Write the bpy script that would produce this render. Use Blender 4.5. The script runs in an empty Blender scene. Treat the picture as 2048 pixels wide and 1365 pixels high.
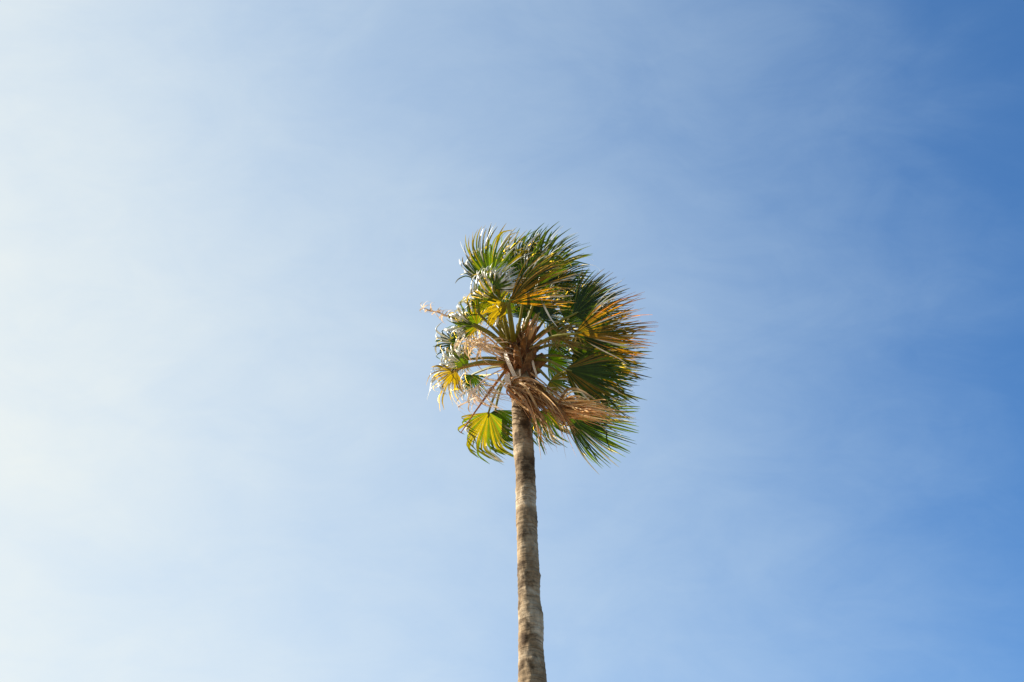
import bpy, math, random
import numpy as np
from mathutils import Vector, noise as mnoise

random.seed(7)
RNG = np.random.default_rng(7)
S = bpy.context.scene
COL = S.collection
R = math.radians

# ------------------------------------------------------------------ camera
PITCH = 40.0
LENS = 50.0
CAM = np.array([0.0, 0.0, 1.6])
cd = bpy.data.cameras.new('camera')
cd.lens = LENS
cd.sensor_width = 36.0
cd.clip_end = 20000.0
co = bpy.data.objects.new('camera', cd)
COL.objects.link(co)
co.location = CAM
co.rotation_euler = (R(90 + PITCH), 0, 0)
S.camera = co

# ------------------------------------------------------------------ sky and sun
SUN_AZ, SUN_EL = -79.0, 30.0          # degrees: azimuth from +Y (negative = left), elevation
SUN = Vector((math.sin(R(SUN_AZ)) * math.cos(R(SUN_EL)), math.cos(R(SUN_AZ)) * math.cos(R(SUN_EL)), math.sin(R(SUN_EL))))
w = bpy.data.worlds.new('World')
S.world = w
w.use_nodes = True
nt = w.node_tree
nt.nodes.clear()
N, L = nt.nodes.new, nt.links.new


def math_node(op, a, b=None, clamp=False, tree=None):
    t = tree or nt
    n = t.nodes.new('ShaderNodeMath')
    n.operation = op
    n.use_clamp = clamp
    for i, v in enumerate((a, b)):
        if v is None:
            continue
        if isinstance(v, (int, float)):
            n.inputs[i].default_value = v
        else:
            t.links.new(v, n.inputs[i])
    return n.outputs[0]


out = N('ShaderNodeOutputWorld')
bg = N('ShaderNodeBackground')
bg.inputs['Strength'].default_value = 0.085
sky = N('ShaderNodeTexSky')
sky.sky_type = 'NISHITA'
sky.sun_disc = False
sky.sun_elevation = R(SUN_EL)
sky.sun_rotation = R(SUN_AZ)
sky.altitude = 100
sky.air_density = 1.0
sky.dust_density = 0.3
sky.ozone_density = 8.0
tc = N('ShaderNodeTexCoord')
# soft high cloud: noise over the dome, drawn out along one direction


def cirrus(scale, rot, stretch, detail, rough, dist, off):
    mp = N('ShaderNodeMapping')
    mp.inputs['Location'].default_value = off
    mp.inputs['Rotation'].default_value = (0, R(rot), 0)
    mp.inputs['Scale'].default_value = (stretch, 1, 1)
    L(tc.outputs['Generated'], mp.inputs['Vector'])
    nz = N('ShaderNodeTexNoise')
    nz.inputs['Scale'].default_value = scale
    nz.inputs['Detail'].default_value = detail
    nz.inputs['Roughness'].default_value = rough
    nz.inputs['Distortion'].default_value = dist
    L(mp.outputs[0], nz.inputs['Vector'])
    return nz.outputs['Fac']


n1 = cirrus(4.5, 30, 0.7, 3.0, 0.5, 0.3, (15.8, 7.6, 9.2))
n2 = cirrus(14.0, 35, 0.6, 6.0, 0.6, 0.6, (7.8, 11.6, 13.2))
n3 = cirrus(42.0, 35, 0.4, 6.0, 0.65, 0.9, (1.3, 4.7, 2.4))
# the veil of thin cloud thickens towards the sun's side of the sky
dot = N('ShaderNodeVectorMath'); dot.operation = 'DOT_PRODUCT'
L(tc.outputs['Generated'], dot.inputs[0]); dot.inputs[1].default_value = (-0.861, 0.448, 0.08)
nmix = math_node('ADD', math_node('MULTIPLY', math_node('SUBTRACT', n1, 0.5), 0.24), math_node('MULTIPLY', math_node('SUBTRACT', n2, 0.5), 0.18))
nmix = math_node('ADD', nmix, math_node('MULTIPLY', math_node('SUBTRACT', n3, 0.5), 0.07))
dens = math_node('ADD', math_node('MULTIPLY', dot.outputs['Value'], 1.417), -0.107)
dens = math_node('ADD', dens, nmix)
sm = N('ShaderNodeMath'); sm.operation = 'SMOOTH_MAX'
L(dens, sm.inputs[0]); sm.inputs[1].default_value = 0.0; sm.inputs[2].default_value = 0.12
dens = math_node('MINIMUM', sm.outputs[0], 0.97)
tint = N('ShaderNodeVectorMath'); tint.operation = 'MULTIPLY'
L(sky.outputs[0], tint.inputs[0]); tint.inputs[1].default_value = (0.80, 1.02, 1.04)
mix = N('ShaderNodeMix'); mix.data_type = 'RGBA'
L(dens, mix.inputs['Factor'])
L(tint.outputs[0], mix.inputs['A'])
cmix = N('ShaderNodeMix'); cmix.data_type = 'RGBA'
L(dens, cmix.inputs['Factor'])
cmix.inputs['A'].default_value = (3.4, 4.5, 5.0, 1)      # thin veil
cmix.inputs['B'].default_value = (4.55, 4.62, 4.25, 1)     # thick veil
L(cmix.outputs['Result'], mix.inputs['B'])
L(mix.outputs['Result'], bg.inputs['Color'])
L(bg.outputs[0], out.inputs['Surface'])

sd = bpy.data.lights.new('sun', 'SUN')
sd.energy = 5.0
sd.angle = R(0.5)
sd.color = (1.0, 0.95, 0.86)
so = bpy.data.objects.new('sun', sd)
COL.objects.link(so)
so.rotation_euler = SUN.to_track_quat('Z', 'Y').to_euler()
so.location = (-10, 5, 30)

S.view_settings.view_transform = 'Standard'
S.view_settings.look = 'None'
S.view_settings.gamma = 1.0
S.view_settings.exposure = 1.297
S.render.engine = 'CYCLES'
S.cycles.filter_width = 1.5
S.cycles.max_bounces = 8
S.cycles.transparent_max_bounces = 8

# ------------------------------------------------------------------ measuring helpers
F = 2048 * LENS / 36.0
FWD = np.array([0, math.cos(R(PITCH)), math.sin(R(PITCH))])
UP = np.array([0, -math.sin(R(PITCH)), math.cos(R(PITCH))])
RT = np.array([1.0, 0, 0])
DEPTH = 20.4                              # metres from the camera to the palm's head


def at(px, py, d=0.0):
    """3D point seen at photo pixel (px,py), d metres beyond the palm's head."""
    return CAM + (FWD + RT * (px - 1024) / F + UP * (682.5 - py) / F) * (DEPTH + d)


def Z(zx, zy, d=0.0):                     # coordinates read off an enlargement of the crown
    return at(820 + zx / 2.575, 420 + zy / 2.575, d)


def view(r, u, f):
    return RT * r + UP * u + FWD * f


def nrm(v):
    v = np.asarray(v, float)
    return v / (np.linalg.norm(v) + 1e-12)


HEAD = Z(560, 780)
TREE_Y = HEAD[1]


def Zr(zx, zy, d=0.0):                    # the same, d metres beyond the upright plane through the trunk
    py = 420 + zy / 2.575
    return Z(zx, zy, TREE_Y / (UP[1] * (682.5 - py) / F + FWD[1]) - DEPTH + d)



def on_trunk(px, py):
    k = UP[1] * (682.5 - py) / F + FWD[1]
    s = TREE_Y / k
    return CAM + (FWD + RT * (px - 1024) / F + UP * (682.5 - py) / F) * s, s


# ------------------------------------------------------------------ materials
def new_mat(name):
    m = bpy.data.materials.new(name)
    m.use_nodes = True
    t = m.node_tree
    t.nodes.clear()
    return m, t


def leaf_material(name, trans, spec_rough, tint, spec=0.5, bump=0.0):
    m, t = new_mat(name)
    o = t.nodes.new('ShaderNodeOutputMaterial')
    at_ = t.nodes.new('ShaderNodeAttribute'); at_.attribute_name = 'Col'
    tco = t.nodes.new('ShaderNodeTexCoord')
    nz = t.nodes.new('ShaderNodeTexNoise')
    nz.inputs['Scale'].default_value = 9.0
    nz.inputs['Detail'].default_value = 4.0
    t.links.new(tco.outputs['Object'], nz.inputs['Vector'])
    mr = t.nodes.new('ShaderNodeMapRange')
    mr.inputs['To Min'].default_value = 0.6
    mr.inputs['To Max'].default_value = 1.4
    t.links.new(nz.outputs['Fac'], mr.inputs['Value'])
    mul = t.nodes.new('ShaderNodeVectorMath'); mul.operation = 'SCALE'
    t.links.new(at_.outputs['Color'], mul.inputs[0])
    t.links.new(mr.outputs[0], mul.inputs['Scale'])
    p = t.nodes.new('ShaderNodeBsdfPrincipled')
    t.links.new(mul.outputs[0], p.inputs['Base Color'])
    p.inputs['Roughness'].default_value = spec_rough
    p.inputs['Specular IOR Level'].default_value = spec
    tr = t.nodes.new('ShaderNodeBsdfTranslucent')
    tm = t.nodes.new('ShaderNodeVectorMath'); tm.operation = 'MULTIPLY'
    tm.inputs[1].default_value = tint
    t.links.new(mul.outputs[0], tm.inputs[0])
    t.links.new(tm.outputs[0], tr.inputs['Color'])
    mx = t.nodes.new('ShaderNodeMixShader')
    mx.inputs[0].default_value = trans
    t.links.new(p.outputs[0], mx.inputs[1])
    t.links.new(tr.outputs[0], mx.inputs[2])
    t.links.new(mx.outputs[0], o.inputs['Surface'])
    return m


M_LEAF = leaf_material('palm_leaf', 0.34, 0.40, (4.4, 3.2, 0.15), 0.3)
M_GLINT = leaf_material('glint_leaf_face', 0.12, 0.40, (1.0, 0.95, 0.7), 0.6)  # leaf parts whose sun glint is painted into the colour
M_DEAD = leaf_material('dry_leaf', 0.25, 0.6, (1.3, 1.0, 0.7), 0.3)
M_STALK = leaf_material('petiole_skin', 0.12, 0.38, (2.0, 1.6, 0.6), 0.5)


def trunk_material():
    m, t = new_mat('palm_bark')
    o = t.nodes.new('ShaderNodeOutputMaterial')
    p = t.nodes.new('ShaderNodeBsdfPrincipled')
    p.inputs['Roughness'].default_value = 0.9
    p.inputs['Specular IOR Level'].default_value = 0.2
    tco = t.nodes.new('ShaderNodeTexCoord')

    def nz(scale, sx, sz, detail, rough=0.6, dist=0.0):
        mp = t.nodes.new('ShaderNodeMapping')
        mp.inputs['Scale'].default_value = (sx, sx, sz)
        t.links.new(tco.outputs['Object'], mp.inputs['Vector'])
        n = t.nodes.new('ShaderNodeTexNoise')
        n.inputs['Scale'].default_value = scale
        n.inputs['Detail'].default_value = detail
        n.inputs['Roughness'].default_value = rough
        n.inputs['Distortion'].default_value = dist
        t.links.new(mp.outputs[0], n.inputs['Vector'])
        return n.outputs['Fac']

    def ramp(src, stops):
        r = t.nodes.new('ShaderNodeValToRGB')
        els = r.color_ramp.elements
        while len(els) < len(stops):
            els.new(0.5)
        for e, (q, c) in zip(els, stops):
            e.position = q
            e.color = (*c, 1)
        t.links.new(src, r.inputs[0])
        return r.outputs[0]

    def mul(a, b, fac=1.0):
        x = t.nodes.new('ShaderNodeMix'); x.data_type = 'RGBA'; x.blend_type = 'MULTIPLY'
        x.inputs['Factor'].default_value = fac
        t.links.new(a, x.inputs['A']); t.links.new(b, x.inputs['B'])
        return x.outputs['Result']

    base = ramp(nz(2.0, 1.0, 1.3, 6.0, 0.62, 0.5), [(0.32, (0.20, 0.130, 0.066)), (0.50, (0.34, 0.24, 0.135)), (0.66, (0.54, 0.43, 0.29))])
    blot = ramp(nz(2.6, 1.5, 1.5, 5.0, 0.65, 0.3), [(0.38, (0.30, 0.26, 0.21)), (0.49, (0.82, 0.80, 0.77)), (0.60, (1, 1, 1))])
    rings = ramp(nz(1.0, 2.2, 42.0, 5.0, 0.7, 0.5), [(0.36, (0.30, 0.26, 0.21)), (0.47, (0.92, 0.92, 0.92)), (0.7, (1.08, 1.06, 1.02))])
    fine = ramp(nz(18.0, 1.0, 0.45, 4.0, 0.7), [(0.3, (0.62, 0.6, 0.57)), (0.6, (1, 1, 1))])
    c = mul(mul(mul(base, blot), rings, 0.8), fine, 0.8)
    t.links.new(c, p.inputs['Base Color'])
    bm = t.nodes.new('ShaderNodeBump')
    bm.inputs['Strength'].default_value = 0.7
    bm.inputs['Distance'].default_value = 0.02
    hsum = math_node('ADD', math_node('MULTIPLY', nz(1.0, 2.5, 30.0, 4.0, 0.65, 0.4), 1.0, tree=t), math_node('MULTIPLY', nz(18.0, 1.0, 0.45, 4.0, 0.7), 0.6, tree=t), tree=t)
    t.links.new(hsum, bm.inputs['Height'])
    t.links.new(bm.outputs[0], p.inputs['Normal'])
    t.links.new(p.outputs[0], o.inputs['Surface'])
    return m


def fibre_material():
    m, t = new_mat('leaf_base_fibre')
    o = t.nodes.new('ShaderNodeOutputMaterial')
    p = t.nodes.new('ShaderNodeBsdfPrincipled')
    p.inputs['Roughness'].default_value = 0.85
    p.inputs['Specular IOR Level'].default_value = 0.2
    at_ = t.nodes.new('ShaderNodeAttribute'); at_.attribute_name = 'Col'
    tco = t.nodes.new('ShaderNodeTexCoord')
    n = t.nodes.new('ShaderNodeTexNoise')
    n.inputs['Scale'].default_value = 14.0
    n.inputs['Detail'].default_value = 6.0
    n.inputs['Roughness'].default_value = 0.7
    t.links.new(tco.outputs['Object'], n.inputs['Vector'])
    mr = t.nodes.new('ShaderNodeMapRange')
    mr.inputs['From Min'].default_value = 0.3
    mr.inputs['From Max'].default_value = 0.7
    mr.inputs['To Min'].default_value = 0.35
    mr.inputs['To Max'].default_value = 1.5
    t.links.new(n.outputs['Fac'], mr.inputs['Value'])
    sc = t.nodes.new('ShaderNodeVectorMath'); sc.operation = 'SCALE'
    t.links.new(at_.outputs['Color'], sc.inputs[0]); t.links.new(mr.outputs[0], sc.inputs['Scale'])
    t.links.new(sc.outputs[0], p.inputs['Base Color'])
    b = t.nodes.new('ShaderNodeBump')
    b.inputs['Strength'].default_value = 0.8
    b.inputs['Distance'].default_value = 0.02
    t.links.new(n.outputs['Fac'], b.inputs['Height'])
    t.links.new(b.outputs[0], p.inputs['Normal'])
    t.links.new(p.outputs[0], o.inputs['Surface'])
    return m


M_BARK = trunk_material()
M_FIBRE = fibre_material()


def ground_material():
    m, t = new_mat('dry_ground')
    o = t.nodes.new('ShaderNodeOutputMaterial')
    p = t.nodes.new('ShaderNodeBsdfPrincipled')
    p.inputs['Roughness'].default_value = 0.95
    tco = t.nodes.new('ShaderNodeTexCoord')
    n = t.nodes.new('ShaderNodeTexNoise')
    n.inputs['Scale'].default_value = 0.6
    n.inputs['Detail'].default_value = 10.0
    n.inputs['Roughness'].default_value = 0.7
    t.links.new(tco.outputs['Object'], n.inputs['Vector'])
    r = t.nodes.new('ShaderNodeValToRGB')
    r.color_ramp.elements[0].position = 0.3
    r.color_ramp.elements[0].color = (0.17, 0.13, 0.09, 1)
    r.color_ramp.elements[1].position = 0.7
    r.color_ramp.elements[1].color = (0.28, 0.23, 0.165, 1)
    t.links.new(n.outputs['Fac'], r.inputs[0])
    t.links.new(r.outputs[0], p.inputs['Base Color'])
    t.links.new(p.outputs[0], o.inputs['Surface'])
    return m


# ------------------------------------------------------------------ mesh building
class MB:
    def __init__(self):
        self.v, self.f, self.c, self.m = [], [], [], []

    def grid(self, P, C, closed=False, M=None):
        """P: rows x cols x 3, C: rows x cols x 3 colours"""
        n, k = P.shape[:2]
        o = len(self.v)
        self.v.extend(P.reshape(-1, 3).tolist())
        self.c.extend(C.reshape(-1, 3).tolist())
        kk = k if closed else k - 1
        for i in range(n - 1):
            for j in range(kk):
                a = o + i * k + j
                b = o + i * k + (j + 1) % k
                self.f.append((a, b, b + k, a + k))
                self.m.append(0 if M is None else int(M[i]))

    def build(self, name, mat, parent=None, origin=(0, 0, 0), smooth=True):
        me = bpy.data.meshes.new(name)
        V = np.array(self.v) - np.array(origin)
        me.from_pydata(V.tolist(), [], self.f)
        ca = me.color_attributes.new('Col', 'FLOAT_COLOR', 'POINT')
        C = np.ones((len(self.v), 4)); C[:, :3] = np.clip(np.array(self.c), 0, 1)
        ca.data.foreach_set('color', C.ravel())
        if smooth:
            me.polygons.foreach_set('use_smooth', [True] * len(me.polygons))
        for mm in (mat if isinstance(mat, tuple) else (mat,)):
            me.materials.append(mm)
        if isinstance(mat, tuple):
            me.polygons.foreach_set('material_index', self.m)
        o = bpy.data.objects.new(name, me)
        COL.objects.link(o)
        if parent is not None:
            o.parent = parent
            par = np.array(parent['origin_xyz']) if 'origin_xyz' in parent else np.zeros(3)
            o.location = np.array(origin) - par
        else:
            o.location = origin
        ORIG[o.name] = np.array(origin, float)
        return o


ORIG = {}


def link_child(o, parent, origin):
    o.parent = parent
    o.location = np.array(origin) - ORIG[parent.name]


def smooth_path(pts, n):
    """Catmull-Rom through pts, n samples"""
    pts = np.array(pts, float)
    if len(pts) == 2:
        return pts[0] + (pts[1] - pts[0]) * np.linspace(0, 1, n)[:, None]
    P = np.vstack([2 * pts[0] - pts[1], pts, 2 * pts[-1] - pts[-2]])
    m = len(pts) - 1
    outp = []
    for u in np.linspace(0, m - 1e-6, n):
        i = int(u); t = u - i
        a, b, c, d = P[i], P[i + 1], P[i + 2], P[i + 3]
        outp.append(0.5 * ((2 * b) + (c - a) * t + (2 * a - 5 * b + 4 * c - d) * t * t + (3 * b - a - 3 * c + d) * t ** 3))
    return np.array(outp)


def frames(path, ref):
    T = np.gradient(path, axis=0)
    T /= np.linalg.norm(T, axis=1)[:, None] + 1e-12
    A = np.cross(T, ref)
    A /= np.linalg.norm(A, axis=1)[:, None] + 1e-9
    B = np.cross(A, T)
    return T, A, B


def tube(mb, pts, w0, w1, c0, c1, flat=0.6, n=14, k=7, ref=None, power=1.0):
    path = smooth_path(pts, n)
    T, A, B = frames(path, nrm(ref if ref is not None else np.array([0.13, -0.6, -0.8])))
    u = np.linspace(0, 1, n)
    r = w0 + (w1 - w0) * u ** power
    ang = np.linspace(0, 2 * math.pi, k, endpoint=False)
    P = path[:, None, :] + r[:, None, None] * (A[:, None, :] * np.cos(ang)[None, :, None] + B[:, None, :] * np.sin(ang)[None, :, None] * flat)
    C = np.repeat((np.array(c0) + (np.array(c1) - np.array(c0)) * u[:, None])[:, None, :], k, axis=1)
    mb.grid(P, C, closed=True)


def ribbon(mb, pts, w, c0, c1, n=16, twist=1.0, ref=None, taper=True, cup=0.35):
    path = smooth_path(pts, n)
    T, A, B = frames(path, nrm(ref if ref is not None else np.array([0.13, -0.6, -0.8])))
    u = np.linspace(0, 1, n)
    ph = random.uniform(-0.4, 0.4) + twist * u * random.choice((-1, 1))
    side = A * np.cos(ph)[:, None] + B * np.sin(ph)[:, None]
    up = B * np.cos(ph)[:, None] - A * np.sin(ph)[:, None]
    h = w * (np.clip(np.minimum(1, 6 * u + 0.4), 0, 1) * (1 - u ** 2.2 * (0.95 if taper else 0.2)))
    P = np.stack([path - side * h[:, None] + up * h[:, None] * cup, path, path + side * h[:, None] + up * h[:, None] * cup], axis=1)
    C = np.repeat((np.array(c0) + (np.array(c1) - np.array(c0)) * u[:, None])[:, None, :], 3, axis=1)
    mb.grid(P, C)


# ------------------------------------------------------------------ the palm
palm = bpy.data.objects.new('palm_tree', None)
COL.objects.link(palm)
base_xy = on_trunk(1064, 1365)[0]
PALM0 = np.array([base_xy[0] + 0.25, TREE_Y, 0.0])
palm.location = PALM0
palm['origin_xyz'] = PALM0.tolist()
palm['label'] = 'tall fan palm with ringed bare trunk and windblown green and yellow crown'
palm['category'] = 'palm tree'
ORIG['palm_tree'] = PALM0

# trunk: left and right outline read off the photograph, carried on to the ground below the frame
OUT = [(735, 1017, 1062), (770, 1022, 1062), (800, 1023, 1062), (851, 1024.8, 1063), (880, 1026, 1066), (908, 1027.8, 1069.3), (917, 1028.6, 1070.3),
       (935, 1030.2, 1070.2), (955, 1031.4, 1071.4), (975, 1032.2, 1071.6), (993, 1032, 1072.8), (1006, 1032.4, 1071.4), (1022, 1032.2, 1073.4), (1037, 1032, 1075), (1058, 1033.4, 1074.4),
       (1079, 1034, 1075), (1105, 1034.3, 1076.6), (1130, 1034.6, 1078), (1154, 1035, 1080.4), (1180, 1037, 1078.9), (1195, 1036.8, 1079.8), (1210, 1036, 1082),
       (1231, 1035.4, 1086.6), (1250, 1035.6, 1087.6), (1270, 1036.2, 1086.6), (1290, 1036.8, 1085.7), (1310, 1037.4, 1087.2), (1330, 1037, 1089.5), (1348, 1036.4, 1091.5), (1365, 1036, 1093)]
prof = []
for py, xl, xr in OUT:
    p, s = on_trunk((xl + xr) / 2, py)
    prof.append((p[2], p[0], (xr - xl) / 2 * s / F))
zl, xl_, rl = prof[-1]
for q in (0.85, 0.7, 0.52, 0.35, 0.2, 0.1, 0.04, -0.02):
    prof.append((zl * q, xl_ + (1 - q) * 0.25, rl + 0.03 * (1 - q) + 0.10 * max(0, 1 - q * 4) ** 2 + 0.004 * math.sin(q * 40)))
prof = np.array(prof)[::-1]
rows, segs = 1000, 56
zs = np.linspace(prof[0, 0], prof[-1, 0], rows)
xc = np.interp(zs, prof[:, 0], prof[:, 1])
rc = np.interp(zs, prof[:, 0], prof[:, 2])
ker = np.hanning(13); ker /= ker.sum()
sm = lambda a: np.convolve(np.pad(a, 6, mode='edge'), ker, mode='valid')
xc, rc = sm(xc), sm(rc)
ang = np.linspace(0, 2 * math.pi, segs, endpoint=False)
P = np.zeros((rows, segs, 3))
ringh = np.cumsum(RNG.uniform(0.04, 0.10, 600))
idx = np.searchsorted(ringh, zs)
frac = (ringh[idx] - zs) / 0.07
ring = np.clip(1 - frac, 0, 1) ** 3
for i in range(rows):
    for j in range(segs):
        ca, sa = math.cos(ang[j]), math.sin(ang[j])
        b = 0.013 * mnoise.noise(Vector((ca * 1.2, sa * 1.2, zs[i] * 1.6)))
        b += 0.008 * mnoise.noise(Vector((ca * 3, sa * 3, zs[i] * 9)))
        r = rc[i] + b + 0.008 * ring[i] * (0.6 + mnoise.noise(Vector((ca * 2, sa * 2, idx[i] * 3.1))))
        P[i, j] = (xc[i] + r * ca, TREE_Y + r * sa, zs[i])
mb = MB()
mb.grid(P, np.full((rows, segs, 3), 0.3), closed=True)
trunk = mb.build('trunk', M_BARK, None, PALM0)
link_child(trunk, palm, PALM0)


# ---- the fibrous head with its split leaf bases
hx, hz = HEAD[0], HEAD[2]
def head_point(zx, zy, d):
    return Z(zx, zy, d)

hb = MB()
hr, hs = 60, 48
top, bot = Z(560, 640)[2] + 0.1, Z(560, 905)[2]
P = np.zeros((hr, hs, 3)); Cc = np.zeros((hr, hs, 3))
for i in range(hr):
    u = i / (hr - 1)
    z = bot + (top - bot) * u
    rr = np.interp(u, [0, 0.12, 0.4, 0.7, 0.9, 1], [0.150, 0.185, 0.225, 0.20, 0.13, 0.02])
    for j in range(hs):
        a = 2 * math.pi * j / hs
        ca, sa = math.cos(a), math.sin(a)
        b = 0.03 * mnoise.noise(Vector((ca * 2.2, sa * 2.2, z * 6))) + 0.012 * mnoise.noise(Vector((ca * 8, sa * 8, z * 16)))
        cxh = np.interp(z, zs, xc) if z < zs[-1] else xc[-1]
        P[i, j] = (cxh + 0.02 * u + (rr + b) * ca, TREE_Y + (rr + b) * sa, z)
        k = 0.75 + 0.6 * mnoise.noise(Vector((ca * 3, sa * 3, z * 4)))
        Cc[i, j] = np.array((0.24, 0.085, 0.024)) * max(0.3, k)
hb.grid(P, Cc, closed=True)
head = hb.build('fibre_head', M_FIBRE, None, HEAD)
link_child(head, palm, HEAD)
head['label'] = 'orange brown fibrous head where the fronds spring'

GREEN = (0.042, 0.085, 0.006)
DKGREEN = (0.012, 0.031, 0.004)
YGREEN = (0.115, 0.100, 0.006)
GOLD = (0.22, 0.135, 0.020)
TAN = (0.64, 0.40, 0.17)
BROWN = (0.42, 0.22, 0.09)
PALE = (0.80, 0.70, 0.56)
STRAW = (0.26, 0.20, 0.08)
ORANGE = (0.42, 0.19, 0.04)
WIND = view(1.0, 0.06, -0.12)
LEE = view(.5, .1, .85)
GRAV = np.array([0, 0, -1.0])
SUNSIDE = np.array([-0.78, -0.62, -0.13])
GLINT_WHITE = (0.70, 0.67, 0.56)  # near-white of sun glints, painted onto the turned leaflets


def blade(mb, hub, axis, normal, Rm, half, n, col, tipcol, wind=1.0, grav=0.3, split=0.5, cup=0.25, seed=0, rag=0.12, dead=False, width=1.0, threads=0.22, wdir=None, alt=None, altp=0.2, kink=0.0, dry=0.10, glint=0.06, mess=1.5):
    """a pleated fan: n leaflets joined out to `split`, free and windblown beyond it"""
    rg = random.Random(seed)
    a = nrm(axis)
    nn = np.asarray(normal, float)
    nn = nrm(nn - a * nn.dot(a))
    b = np.cross(nn, a)
    dth = 2 * R(half) / n
    seg = 16
    col = np.array(col); tipcol = np.array(tipcol)
    alt = col * 0.5 if alt is None else np.array(alt)
    Wd = nrm(WIND if wdir is None else wdir)
    ph = rg.uniform(0, 6)
    for i in range(n):
        th = -R(half) + dth * (i + 0.5)
        d0 = nrm(a * math.cos(th) + b * math.sin(th) - nn * cup * (1 - math.cos(th)) * 0.9 - nn * cup * 0.15)
        ln = Rm * (0.70 + 0.30 * math.cos(th)) * rg.uniform(1 - rag, 1 + rag * 0.5)
        sp = split * rg.uniform(0.78, 1.22) * (0.85 + 0.15 * math.cos(th))
        wk = wind * rg.uniform(0.55, 1.25) * (1 + 0.25 * math.sin(th * 3 + ph))
        gk = grav * rg.uniform(0.4, 1.6)
        jit = np.array([rg.gauss(0, 1), rg.gauss(0, 1), rg.gauss(0, 1)]) * 0.13 * mess
        sag = np.array([rg.gauss(0, 1), rg.gauss(0, 1), rg.gauss(0, 1)]) * 0.05 * mess
        bend_at = rg.uniform(0.45, 0.9)
        elbow = np.array([rg.gauss(0, .6), rg.gauss(0, .6), rg.gauss(-.4, .6)]) * (1.0 if rg.random() < 0.22 * mess else 0.0)
        tw = rg.gauss(0, 0.6 * mess) + (0.35 if i % 2 else -0.35)
        snap = rg.random() < 0.18          # some leaf tips are snapped and stream with the wind
        st = rg.uniform(0.5, 0.8)
        kt = rg.uniform(0.58, 0.74)
        p = np.array(hub, float)
        rowsP, rowsC, rowsM = [], [], []
        shade = rg.uniform(0.6, 1.35)
        isdry = rg.random() < dry
        base = alt if rg.random() < altp else col
        gl = rg.random() < glint           # a leaflet turned to the sun's side, its glint painted on as near-white colour
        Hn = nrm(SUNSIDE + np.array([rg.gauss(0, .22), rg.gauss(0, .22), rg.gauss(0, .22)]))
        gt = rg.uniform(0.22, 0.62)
        for s_ in range(seg + 1):
            t = s_ / seg
            over = max(0.0, t - sp * 0.75)
            d = nrm(d0 + sag * min(1, over * 4) + elbow * min(1.0, max(0.0, t - bend_at) * 9) + (Wd * wk * 2.6 + jit) * over ** 1.35 + GRAV * gk * 2.4 * over ** 1.5
                    + (Wd * 1.2 + GRAV * 0.8) * (1.5 * max(0, t - st) if snap else 0)
                    + Wd * kink * min(1.0, max(0.0, t - kt) * 7))
            if s_:
                p = p + d * ln / seg
            side = nrm(np.cross(nn, d))
            un = np.cross(d, side)
            if gl and t > gt:
                kq = min(1.0, (t - gt) * 4)
                side = nrm(side * (1 - kq) + kq * nrm(np.cross(Hn, d)) * (1 if np.dot(np.cross(Hn, d), side) > 0 else -1))
                un = np.cross(d, side)
            phi = tw * min(1, over * 2.2) * (0.3 if gl else 1)
            sd_ = side * math.cos(phi) + un * math.sin(phi)
            u_ = un * math.cos(phi) - side * math.sin(phi)
            spw = sp * ln * math.tan(dth / 2)
            if t <= sp:
                h = t * ln * math.tan(dth / 2) * 1.03
            else:
                q = (t - sp) / (1 - sp)
                h = spw * (1.0 - 0.1 * q) * (1 - q ** 3.2) + 0.0012
            h = max(h * width * (1.3 if gl and t > gt else 1.0), 0.0015)
            fold = 0.5 if t < sp else 0.6
            rowsP.append([p - sd_ * h - u_ * h * fold, p, p + sd_ * h - u_ * h * fold])
            m = np.clip((t - 0.55) / 0.45, 0, 1) ** 1.5
            if isdry:
                m = np.clip((t - 0.15) / 0.5, 0, 1)
            cc = (base * (1 - m) + tipcol * m) * shade
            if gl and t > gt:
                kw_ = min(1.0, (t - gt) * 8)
                cc = cc * (1 - kw_ * 0.85) + np.array(GLINT_WHITE) * kw_ * 0.85
            rowsM.append(1 if gl and t > gt else 0)
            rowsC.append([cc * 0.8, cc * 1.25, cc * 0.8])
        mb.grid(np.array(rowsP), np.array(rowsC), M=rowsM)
        if rg.random() < threads:          # the loose fibres between leaflets
            q0 = np.array(rowsP[int(sp * seg) + 1][2])
            ribbon(mb, [q0, q0 + d0 * 0.08 + Wd * 0.05 + jit * 0.2, q0 + d0 * 0.10 + Wd * 0.17 + jit * 0.35 + GRAV * 0.05, q0 + Wd * 0.30 + GRAV * 0.10 + jit * 0.5],
                   0.0035, PALE, PALE, n=9, twist=2.0)


def frond(base, hub, mid_bow, ax, normal, Rm=0.95, half=95, n=40, col=GREEN, tip=GOLD, pet=((0.24, 0.20, 0.022), (0.15, 0.16, 0.018)), label=None, name='frond', pw=(0.028, 0.016), **kw):
    """base, hub: (zx, zy, depth); ax: (angle in the picture, depth component)"""
    B, H = Zr(*base), Z(*hub)
    an, dz = ax
    axis = view(math.cos(R(an)) * math.sqrt(max(0, 1 - dz * dz)), math.sin(R(an)) * math.sqrt(max(0, 1 - dz * dz)), dz)
    m = MB()
    blade(m, H, axis, view(*normal), Rm, half, n, col, tip, seed=hash((hub, ax)) % 99991, **kw)
    fr = m.build(name, (M_LEAF, M_GLINT), None, H)
    link_child(fr, palm, H)
    if label:
        fr['label'] = label
    pm = MB()
    midp = (B + H) / 2 + view(*mid_bow)
    tube(pm, [B, midp, H, H + nrm(axis) * Rm * 0.10], pw[0], pw[1] * 0.7, pet[0], pet[1], flat=0.5, n=18, ref=view(*normal))
    pe = pm.build('petiole', M_STALK, None, B)
    link_child(pe, fr, B)
    return fr


OP = ((0.40, 0.20, 0.03), (0.30, 0.20, 0.03))
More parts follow.
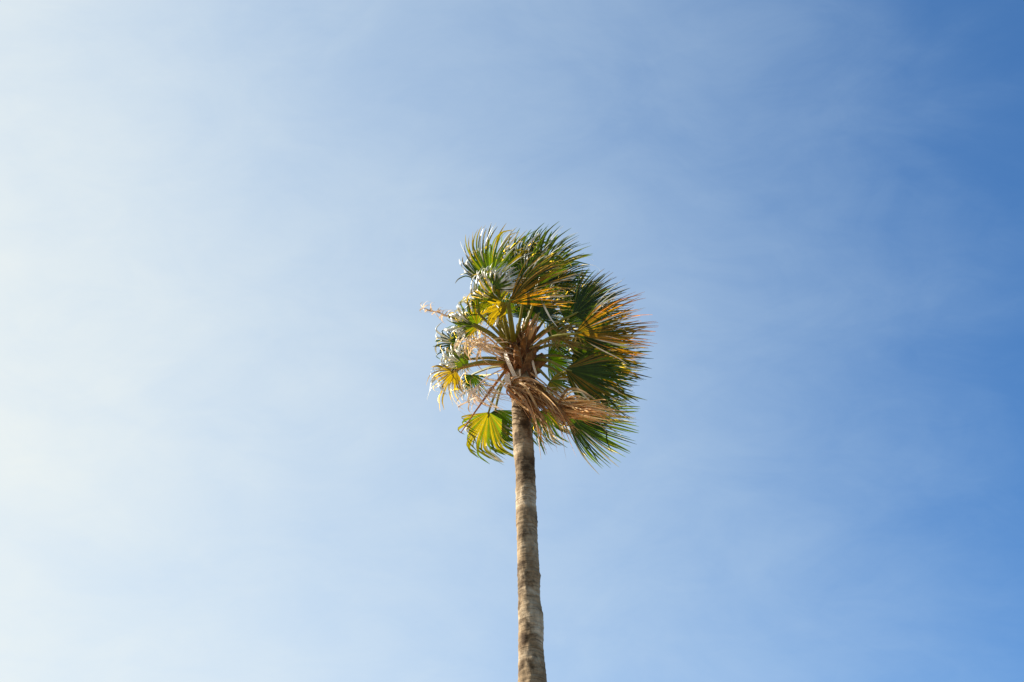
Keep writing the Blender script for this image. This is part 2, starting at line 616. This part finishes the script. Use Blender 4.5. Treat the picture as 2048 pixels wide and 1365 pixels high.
# ---- upper fronds, leaning over towards the camera
frond((525, 700, -.15), (415, 372, -.70), (-.05, 0, -.05), (86, -.05), (.35, -.25, -1), glint=0.2, mess=.9, Rm=0.84, half=52, n=38, col=GREEN, tip=YGREEN, alt=DKGREEN, altp=.5, wind=0.7, grav=-.1, split=.56)
frond((525, 700, -.0), (390, 380, -.30), (-.05, 0, -.05), (104, .05), (.1, -.1, -1), wdir=view(.5, .1, .85), glint=0.5, mess=.9, Rm=0.66, half=55, n=34, col=DKGREEN, tip=STRAW, wind=0.9, grav=.1, split=.56, kink=1.0)
frond((540, 690, -.15), (590, 380, -.50), (.02, 0, -.05), (86, .10), (-.15, -.35, -1), glint=0.12, mess=.9, Rm=0.84, half=62, n=44, col=GREEN, tip=GREEN, alt=DKGREEN, altp=.6, wind=0.75, grav=.0, split=.54)
frond((560, 690, -.1), (665, 370, -.35), (.02, 0, 0), (80, .10), (-.35, -.3, -1), glint=0.12, mess=.9, Rm=0.92, half=50, n=40, col=(0.06, 0.07, .008), tip=GREEN, alt=DKGREEN, altp=.4, wind=0.7, grav=.1, split=.5, kink=.4)
frond((570, 690, .1), (735, 385, .15), (.02, .05, 0), (52, .2), (-.4, .4, -1), mess=.9, Rm=0.60, half=80, n=44, col=DKGREEN, tip=GREEN, alt=YGREEN, altp=.25, wind=0.7, grav=.9, split=.56)
frond((560, 690, .2), (620, 420, .3), (.02, .05, 0), (75, .2), (-.1, .3, -1), mess=.9, Rm=0.72, half=85, n=44, col=DKGREEN, tip=DKGREEN, wind=0.6, grav=.2, split=.56)
frond((560, 690, .1), (650, 400, .0), (.02, .02, 0), (86, .1), (-.2, .1, -1), glint=.15, width=1.25, mess=.9, Rm=0.86, half=55, n=36, col=DKGREEN, tip=GREEN, alt=GREEN, altp=.4, wind=0.6, grav=.1, split=.58)
# ---- front golden frond, seen from underneath
frond((540, 690, -.25), (512, 478, -.95), (0, 0, -.05), (27, -.15), (.0, -.6, -.8), glint=0.1, Rm=0.95, half=46, n=34, col=(0.18, 0.105, .008), tip=(0.45, 0.30, 0.14), alt=DKGREEN, altp=.35, wind=0.55, grav=.05, split=.4,
      label='golden frond fanned out at the front of the crown')
frond((530, 690, -.25), (500, 482, -1.02), (0, 0, -.05), (222, -.1), (.6, -.5, -.7), Rm=0.40, half=62, n=20, col=YGREEN, tip=YGREEN, wind=0.5, grav=.2, split=.75, threads=0,
      label='short bright yellow frond at the front of the crown')
frond((515, 690, -.2), (462, 475, -.9), (0, 0, -.05), (112, -.3), (.25, -.3, -.9), wdir=view(.5, .1, .85), glint=0.6, mess=2.4, rag=.3, Rm=0.68, half=72, n=40, col=GREEN, tip=STRAW, alt=YGREEN, altp=.4, wind=0.9, grav=.1, split=.42, kink=1.3,
      label='yellow green frond with pale curled tips')
frond((520, 690, -.2), (432, 405, -.98), (0, 0, -.05), (50, -.1), (-.3, -.2, -.9), glint=.9, width=1.3, wdir=view(.8, .1, .5), Rm=0.42, half=62, n=24, col=GREEN, tip=STRAW, wind=0.6, grav=-.1, split=.4, kink=.5,
      label='short frond with leaflets painted sunlit white near the top')
frond((515, 695, -.2), (352, 530, -.80), (0, 0, -.05), (72, -.1), (.0, -.2, -.9), glint=.85, width=1.3, wdir=view(.8, .1, .5), Rm=0.70, half=40, n=22, col=GREEN, tip=STRAW, alt=YGREEN, altp=.3, wind=0.5, grav=-.1, split=.35, kink=.4)
# ---- left fronds, turned back by the wind
frond((500, 715, -.2), (345, 595, -.55), (0, .04, -.03), (158, -.25), (.55, -.4, -.75), wdir=view(.55, .2, .8), glint=0.5, mess=2.4, rag=.3, Rm=0.62, half=115, n=40, col=GREEN, tip=STRAW, alt=YGREEN, altp=.4, wind=0.9, grav=.35, split=.45, kink=1.6,
      label='yellow frond bent back on the windward side')
frond((510, 700, -.1), (400, 540, -.35), (0, .04, -.03), (140, -.1), (.1, -.2, -.9), wdir=view(.5, .1, .85), glint=0.6, mess=2.4, rag=.3, Rm=0.52, half=90, n=40, col=GREEN, tip=STRAW, alt=YGREEN, altp=.35, wind=0.9, grav=.25, split=.45, kink=1.3)
frond((500, 735, 0), (262, 690, .25), (0, .06, .03), (172, .1), (.0, .3, -.9), wdir=view(.9, .1, .5), glint=0.35, mess=2.4, rag=.3, Rm=0.56, half=105, n=46, col=DKGREEN, tip=GREEN, alt=GREEN, altp=.3, wind=0.75, grav=.4, split=.5, kink=.8)
frond((485, 770, -.05), (300, 770, -.1), (0, .02, -.03), (165, -.1), (.0, -.2, -.9), wdir=view(.5, .1, .85), glint=0.5, mess=2.4, rag=.3, Rm=0.46, half=110, n=42, col=DKGREEN, tip=STRAW, alt=GREEN, altp=.3, wind=0.6, grav=.6, split=.5, kink=1.2)
frond((480, 795, -.2), (235, 825, -.55), (0, .04, -.05), (232, -.1), (.5, -.3, -.8), wdir=view(.5, .1, .85), glint=0.5, mess=2.4, rag=.3, Rm=0.60, half=78, n=32, col=YGREEN, tip=STRAW, alt=(0.05, .04, .012), altp=.3, wind=0.35, grav=.7, split=.5, kink=1.0, pet=OP,
      label='yellow frond on an orange stalk, tips hanging')
frond((490, 790, -.05), (270, 805, -.30), (0, .03, .0), (150, .1), (-.2, -.4, -.8), wdir=view(.5, .1, .85), glint=0.6, mess=2.4, rag=.3, Rm=0.42, half=80, n=34, col=GREEN, tip=STRAW, wind=0.8, grav=.3, split=.45, kink=1.4)
frond((490, 800, .1), (320, 850, .45), (0, .03, .0), (265, .1), (.2, .4, -.9), glint=0.3, mess=2.4, rag=.3, Rm=0.42, half=90, n=40, col=DKGREEN, tip=GREEN, wind=0.6, grav=.6, split=.45)
frond((500, 720, -.2), (330, 600, -.68), (0, .04, -.03), (168, -.2), (-.2, -.3, -.9), glint=.85, width=1.3, wdir=LEE, Rm=0.46, half=42, n=18, col=GREEN, tip=STRAW, wind=0.9, grav=.2, split=.4, kink=.9, mess=2, rag=.3)
frond((485, 790, -.2), (285, 800, -.62), (0, .04, -.03), (162, -.2), (-.2, -.3, -.9), glint=.85, width=1.3, wdir=LEE, Rm=0.44, half=48, n=18, col=GREEN, tip=STRAW, wind=0.9, grav=.4, split=.4, kink=.9, mess=2, rag=.3)
# ---- lower left frond
frond((505, 850, .05), (405, 1042, .35), (-.02, .05, .05), (264, -.15), (.55, -.15, -.8), glint=0.08, mess=1.0, Rm=0.84, half=76, n=36, col=(0.100, 0.100, 0.006), tip=GREEN, alt=GREEN, altp=.42, wind=0.4, grav=.2, split=.62, cup=.15, kink=1.3,
      label='bright yellow frond hanging low beside the trunk')
frond((510, 840, .25), (440, 1030, .6), (-.02, .05, .05), (285, .05), (-.15, .25, -1), Rm=0.66, half=72, n=40, col=DKGREEN, tip=GREEN, wind=0.5, grav=.2, split=.5, kink=1.0)
# ---- right fronds streaming downwind
frond((600, 710, .1), (800, 580, .2), (0, .05, 0), (46, .1), (-.4, .15, -.9), mess=.7, Rm=0.90, rag=.16, half=66, n=62, col=DKGREEN, tip=GREEN, alt=GREEN, altp=.3, wind=0.4, grav=.15, split=.58)
frond((600, 710, .3), (765, 480, .5), (0, .05, 0), (58, .1), (-.4, .15, -.9), mess=.7, Rm=0.52, rag=.3, half=75, n=44, col=DKGREEN, tip=GREEN, wind=0.6, grav=.25, split=.58)
frond((600, 700, 0), (840, 540, -.2), (0, .05, 0), (28, -.05), (-.4, .15, -.9), mess=.7, Rm=0.84, rag=.16, half=60, n=62, col=DKGREEN, tip=(0.12, .09, .02), alt=GREEN, altp=.3, wind=0.5, grav=.15, split=.54)
frond((615, 720, -.2), (845, 640, -.55), (0, .07, -.03), (11, -.1), (-.4, -.2, -.9), mess=.7, Rm=1.12, half=44, n=40, rag=.16, col=(0.15, 0.10, .008), tip=(0.50, 0.22, 0.05), alt=DKGREEN, altp=.5, wind=0.5, grav=.08, split=.36, dry=.2,
      label='gold tipped frond streaming downwind')
frond((620, 730, .0), (820, 700, -.1), (0, .05, 0), (2, -.1), (-.4, .15, -.9), mess=.7, Rm=1.12, rag=.16, half=62, n=62, col=DKGREEN, tip=GOLD, alt=GREEN, altp=.3, wind=0.6, grav=.15, split=.54)
frond((630, 765, .1), (830, 760, .25), (0, .04, 0), (-6, .1), (-.4, .15, -.9), mess=.7, Rm=1.15, rag=.16, half=66, n=62, col=DKGREEN, tip=(0.03, 0.045, .007), alt=(0.07, 0.055, .009), altp=.25, wind=0.5, grav=.1, split=.58)
frond((630, 790, .2), (800, 860, .4), (0, .05, 0), (-10, .15), (-.4, .15, -.9), mess=.7, Rm=1.18, rag=.16, half=50, n=62, col=DKGREEN, tip=(0.03, 0.045, .007), alt=(0.07, 0.055, .009), altp=.25, wind=0.6, grav=.1, split=.58)
frond((630, 770, -.1), (800, 820, -.4), (0, .05, 0), (-16, -.2), (-.4, .15, -.9), mess=.7, Rm=1.0, rag=.16, half=56, n=40, col=DKGREEN, tip=GREEN, alt=(0.09, .065, .010), altp=.3, wind=0.6, grav=.25, split=.54)
# ---- low right fronds behind the trunk
frond((620, 860, .1), (800, 1062, .45), (.03, .05, 0), (-12, .2), (-.4, .15, -.9), mess=.7, Rm=1.10, rag=.16, half=56, n=62, col=DKGREEN, tip=GREEN, alt=GREEN, altp=.2, wind=0.35, grav=.12, split=.58)
frond((600, 860, .2), (690, 1030, .75), (.02, .05, 0), (-80, .1), (.1, .3, -1), mess=.7, Rm=0.68, half=85, n=44, col=DKGREEN, tip=GREEN, alt=YGREEN, altp=.15, wind=0.5, grav=.1, split=.5, kink=.9)
# ---- young and inner fronds filling the heart of the crown
frond((580, 690, 0), (660, 540, -.1), (0, 0, 0), (50, .3), (-.3, -.2, -1), Rm=0.55, half=90, n=44, col=DKGREEN, tip=GREEN, wind=0.6, grav=.5, split=.5)
frond((530, 690, .1), (480, 540, .2), (0, 0, 0), (110, .3), (.2, .2, -1), Rm=0.60, half=90, n=44, col=GREEN, tip=YGREEN, alt=DKGREEN, altp=.4, wind=0.6, grav=.4, split=.5)
frond((580, 690, .2), (600, 560, .3), (0, 0, 0), (80, .3), (0, .2, -1), Rm=0.60, half=90, n=44, col=DKGREEN, tip=DKGREEN, wind=0.6, grav=.4, split=.5)
frond((620, 800, -.1), (720, 880, -.3), (0, .03, 0), (-35, -.2), (-.1, .2, -1), Rm=0.42, half=85, n=40, col=YGREEN, tip=GOLD, alt=GREEN, altp=.4, wind=0.6, grav=.5, split=.5)
frond((620, 760, .2), (710, 770, .4), (0, .03, 0), (-5, .2), (-.1, .3, -1), Rm=0.60, half=85, n=44, col=DKGREEN, tip=GREEN, wind=0.6, grav=.3, split=.5)
frond((620, 740, .2), (720, 660, .4), (0, .03, 0), (25, .2), (-.1, .3, -1), Rm=0.55, half=85, n=44, col=DKGREEN, tip=GREEN, wind=0.6, grav=.4, split=.5)


# ---- dead fronds, collapsed into shaggy brown bundles
def dead_frond(pts, length_w, n, cols, spread, label=None, seed=0):
    rg = random.Random(seed)
    m = MB()
    P0 = [Zr(*p) for p in pts]
    for k in range(n):
        f = rg.uniform(0.55, 1.05)
        path = smooth_path(P0, 12)
        keep = max(4, int(12 * min(1, f)))
        path = path[:keep]
        off = np.array([rg.gauss(0, 1) for _ in range(3)])
        u = np.linspace(0, 1, keep)
        wob = np.array([rg.gauss(0, 1) for _ in range(3)])
        path = path + off * spread * (0.25 + u[:, None] ** 0.9) + wob * 0.06 * np.sin(u * rg.uniform(2, 6))[:, None]
        c = np.array(cols[rg.randrange(len(cols))]) * rg.uniform(0.6, 1.25)
        ribbon(m, path, length_w * rg.uniform(0.5, 1.3), c, c * rg.uniform(0.8, 1.3), n=14, twist=rg.uniform(0, 3), cup=0.6)
    o = m.build('dead_frond', M_DEAD, None, P0[0])
    link_child(o, palm, P0[0])
    if label:
        o['label'] = label


BR = [BROWN, (0.54, 0.30, 0.12), (0.30, 0.14, 0.04), TAN]
STRAWS = [(0.78, 0.46, 0.17), (0.70, 0.36, 0.10), (0.84, 0.58, 0.28), TAN]
GT = [TAN, (0.42, 0.27, 0.13), (0.50, 0.30, 0.12), BROWN]
dead_frond([(520, 905, -.24), (590, 960, -.36), (670, 1090, -.42), (745, 1245, -.38)], 0.020, 40, BR, 0.050, 'brown dead frond hanging in front of the trunk', 1)
dead_frond([(540, 895, -.26), (640, 950, -.38), (760, 1060, -.42), (850, 1210, -.40)], 0.020, 50, BR, 0.070, 'brown dead frond collapsed into a ragged bundle', 2)
dead_frond([(560, 890, -.26), (670, 940, -.38), (790, 1040, -.42), (900, 1165, -.38)], 0.019, 26, BR, 0.060, None, 3)
dead_frond([(770, 1000, -.2), (850, 1025, -.45), (970, 1045, -.75), (1150, 1085, -.95)], 0.018, 100, STRAWS, 0.065, 'straw coloured dead frond blown out sideways', 4)
dead_frond([(522, 890, -.24), (560, 925, -.30), (620, 925, -.30), (690, 980, -.25)], 0.016, 36, GT, 0.045, None, 5)
dead_frond([(524, 950, -.22), (570, 960, -.30), (640, 1010, -.32), (700, 1080, -.30)], 0.016, 24, BR, 0.045, None, 8)
dead_frond([(600, 690, -.25), (620, 600, -.45), (660, 560, -.50), (690, 640, -.50)], 0.016, 16, GT, 0.03, None, 6)
dead_frond([(580, 690, -.25), (590, 610, -.40), (620, 570, -.45), (625, 650, -.45)], 0.014, 12, GT, 0.025, None, 7)


# ---- old leaf sheaths: pale curling straps on and around the head
def strap(pts, w, c=PALE, c1=None, label=None, twist=0.25):
    m = MB()
    ribbon(m, [Zr(*p) for p in pts], w, c, c1 or c, n=22, twist=twist, taper=False, ref=SUNSIDE)
    o = m.build('leaf_sheath', M_DEAD, None, Zr(*pts[0]))
    link_child(o, palm, Zr(*pts[0]))
    if label:
        o['label'] = label


strap([(488, 735, -.30), (510, 790, -.36), (535, 845, -.36), (560, 895, -.32)], 0.030, label='pale strap across the fibrous head')
strap([(455, 580, -.40), (470, 620, -.38), (490, 655, -.32), (512, 685, -.25)], 0.026)
strap([(632, 775, -.30), (640, 810, -.33), (650, 840, -.33), (658, 872, -.3)], 0.020)
strap([(450, 840, -.25), (470, 885, -.30), (500, 920, -.28), (530, 942, -.2)], 0.016)
strap([(385, 945, -.1), (405, 980, -.12), (440, 1010, -.1), (480, 1028, 0)], 0.017)
strap([(500, 845, -.27), (505, 870, -.30), (512, 900, -.28), (520, 915, -.2)], 0.05)
strap([(525, 690, -.22), (545, 700, -.3), (560, 730, -.3), (568, 760, -.26)], 0.025, TAN)
strap([(600, 690, -.2), (590, 720, -.3), (580, 750, -.3), (570, 770, -.26)], 0.025, BROWN)
strap([(565, 822, -.27), (568, 838, -.275), (571, 855, -.27)], 0.022, PALE, label='small pale stub on the fibrous head')


# ---- split leaf bases packed round the head
def leaf_base(az, zlow, hgt, flare, wdt, c0, c1, seed):
    rg = random.Random(seed)
    m = MB()
    x0 = np.interp(min(zlow, zs[-1]), zs, xc)
    r0 = 0.185
    out_ = np.array([math.sin(az), -math.cos(az), 0])
    tan_ = np.array([math.cos(az), math.sin(az), 0])
    nseg, ncol = 12, 7
    P = np.zeros((nseg, ncol, 3)); Cc = np.zeros((nseg, ncol, 3))
    for i in range(nseg):
        u = i / (nseg - 1)
        rr = r0 + 0.035 + flare * u ** 1.8
        for j in range(ncol):
            v = -1 + 2 * j / (ncol - 1)
            hw = wdt * (1.0 - 0.45 * u) * (1 + 0.1 * mnoise.noise(Vector((u * 5, v * 3, seed))))
            notch = 0.10 * (1 - abs(v)) * (1 - u) ** 2
            p = np.array([x0, TREE_Y, zlow + hgt * u + notch]) + out_ * (rr - 0.055 * v * v + 0.012 * mnoise.noise(Vector((u * 6, v * 4, seed * 1.7)))) + tan_ * hw * v
            P[i, j] = p
            k = 0.8 + 0.5 * mnoise.noise(Vector((u * 7, v * 6, seed * 3.1)))
            cc = np.array(c0) * (1 - u) + np.array(c1) * u
            if abs(v) > 0.8:
                cc = cc * 0.75 + np.array(TAN) * 0.25
            Cc[i, j] = cc * k
    m.grid(P, Cc)
    o = m.build('leaf_base', M_FIBRE, None, P[0, 3])
    sol = o.modifiers.new('thickness', 'SOLIDIFY')
    sol.thickness = 0.012
    link_child(o, palm, P[0, 3])


zb, zt = Zr(560, 885)[2], Zr(560, 700)[2]
for k in range(30):
    u = k / 29
    leaf_base(k * 2.399 + 0.4, zb + (zt - zb) * u * 0.85 - 0.05, 0.30, 0.10 + 0.10 * random.random(), 0.085 - 0.02 * u,
              (0.22, 0.075, 0.022) if k % 3 else (0.15, 0.055, 0.02), (0.30, 0.13, 0.03) if k % 2 else (0.22, 0.11, 0.035), k + 1)

# ---- flower stalks
def flower_stalk(pts, w, c0, c1, nb, spread, tuft, label=None, seed=0, tc=None):
    rg = random.Random(seed)
    m = MB()
    Pp = [Zr(*p) for p in pts]
    tube(m, Pp, w, w * 0.25, c0, c1, flat=0.9, n=16, k=6)
    path = smooth_path(Pp, 40)
    for k in range(nb):
        i = rg.randrange(14, 40)
        q = path[i]
        T = nrm(path[min(39, i + 1)] - path[i - 1])
        v = nrm(T * 0.3 + WIND * 0.35 + GRAV * 0.25 + np.array([rg.gauss(0, .5), rg.gauss(0, .5), rg.gauss(0, .5)]))
        l = spread * rg.uniform(0.5, 1.2)
        ribbon(m, [q, q + v * l * 0.5, q + v * l * 0.8 + WIND * l * 0.25, q + v * l * 0.9 + WIND * l * 0.6 + GRAV * l * 0.2], tuft * rg.uniform(0.5, 1.3), np.array(tc or PALE) * rg.uniform(0.7, 1.2), tc or TAN, n=8, twist=2)
    o = m.build('flower_stalk', M_DEAD, None, Pp[0])
    link_child(o, palm, Pp[0])
    if label:
        o['label'] = label


flower_stalk([(490, 830, -.2), (430, 910, -.4), (350, 1020, -.6), (262, 1148, -.8)], 0.026, ORANGE, (0.45, 0.17, 0.06), 0, 0, 0, 'bare orange flower stalk slanting down to the left')
flower_stalk([(490, 740, -.1), (380, 640, -.3), (230, 560, -.4), (65, 505, -.5)], 0.014, TAN, ORANGE, 46, 0.16, 0.012, 'pale flower stalk reaching out to the windward side')
flower_stalk([(480, 760, -.15), (420, 720, -.4), (350, 690, -.5), (270, 670, -.6)], 0.012, PALE, PALE, 26, 0.40, 0.014, None, 1)
flower_stalk([(490, 720, -.15), (400, 690, -.55), (330, 700, -.7), (250, 640, -.7)], 0.012, PALE, PALE, 22, 0.40, 0.014, None, 7)
flower_stalk([(480, 820, -.15), (400, 860, -.35), (330, 920, -.45), (255, 960, -.5)], 0.012, PALE, PALE, 24, 0.36, 0.013, None, 2)
flower_stalk([(490, 840, -.15), (440, 900, -.35), (390, 930, -.45), (300, 990, -.5)], 0.010, PALE, PALE, 20, 0.40, 0.013, None, 8)
flower_stalk([(610, 720, -.2), (700, 680, -.5), (760, 660, -.6), (830, 690, -.6)], 0.016, TAN, YGREEN, 60, 0.26, 0.010, None, 3, (0.30, 0.22, 0.06))
flower_stalk([(620, 700, -.2), (720, 620, -.4), (800, 600, -.5), (880, 650, -.5)], 0.014, TAN, GOLD, 50, 0.26, 0.010, None, 9, (0.26, 0.20, 0.05))
flower_stalk([(620, 840, -.2), (700, 900, -.4), (760, 960, -.5), (830, 1000, -.45)], 0.013, TAN, TAN, 24, 0.14, 0.006, None, 4)

# ------------------------------------------------------------------ ground, below the frame
gm = bpy.data.meshes.new('ground')
GS = 6000.0
gm.from_pydata([(-GS, -GS, 0), (GS, -GS, 0), (GS, GS, 0), (-GS, GS, 0)], [], [(0, 1, 2, 3)])
gm.materials.append(ground_material())
go = bpy.data.objects.new('ground', gm)
COL.objects.link(go)
go['kind'] = 'structure'
go['label'] = 'dry sandy ground around the foot of the palm'
del palm['origin_xyz']
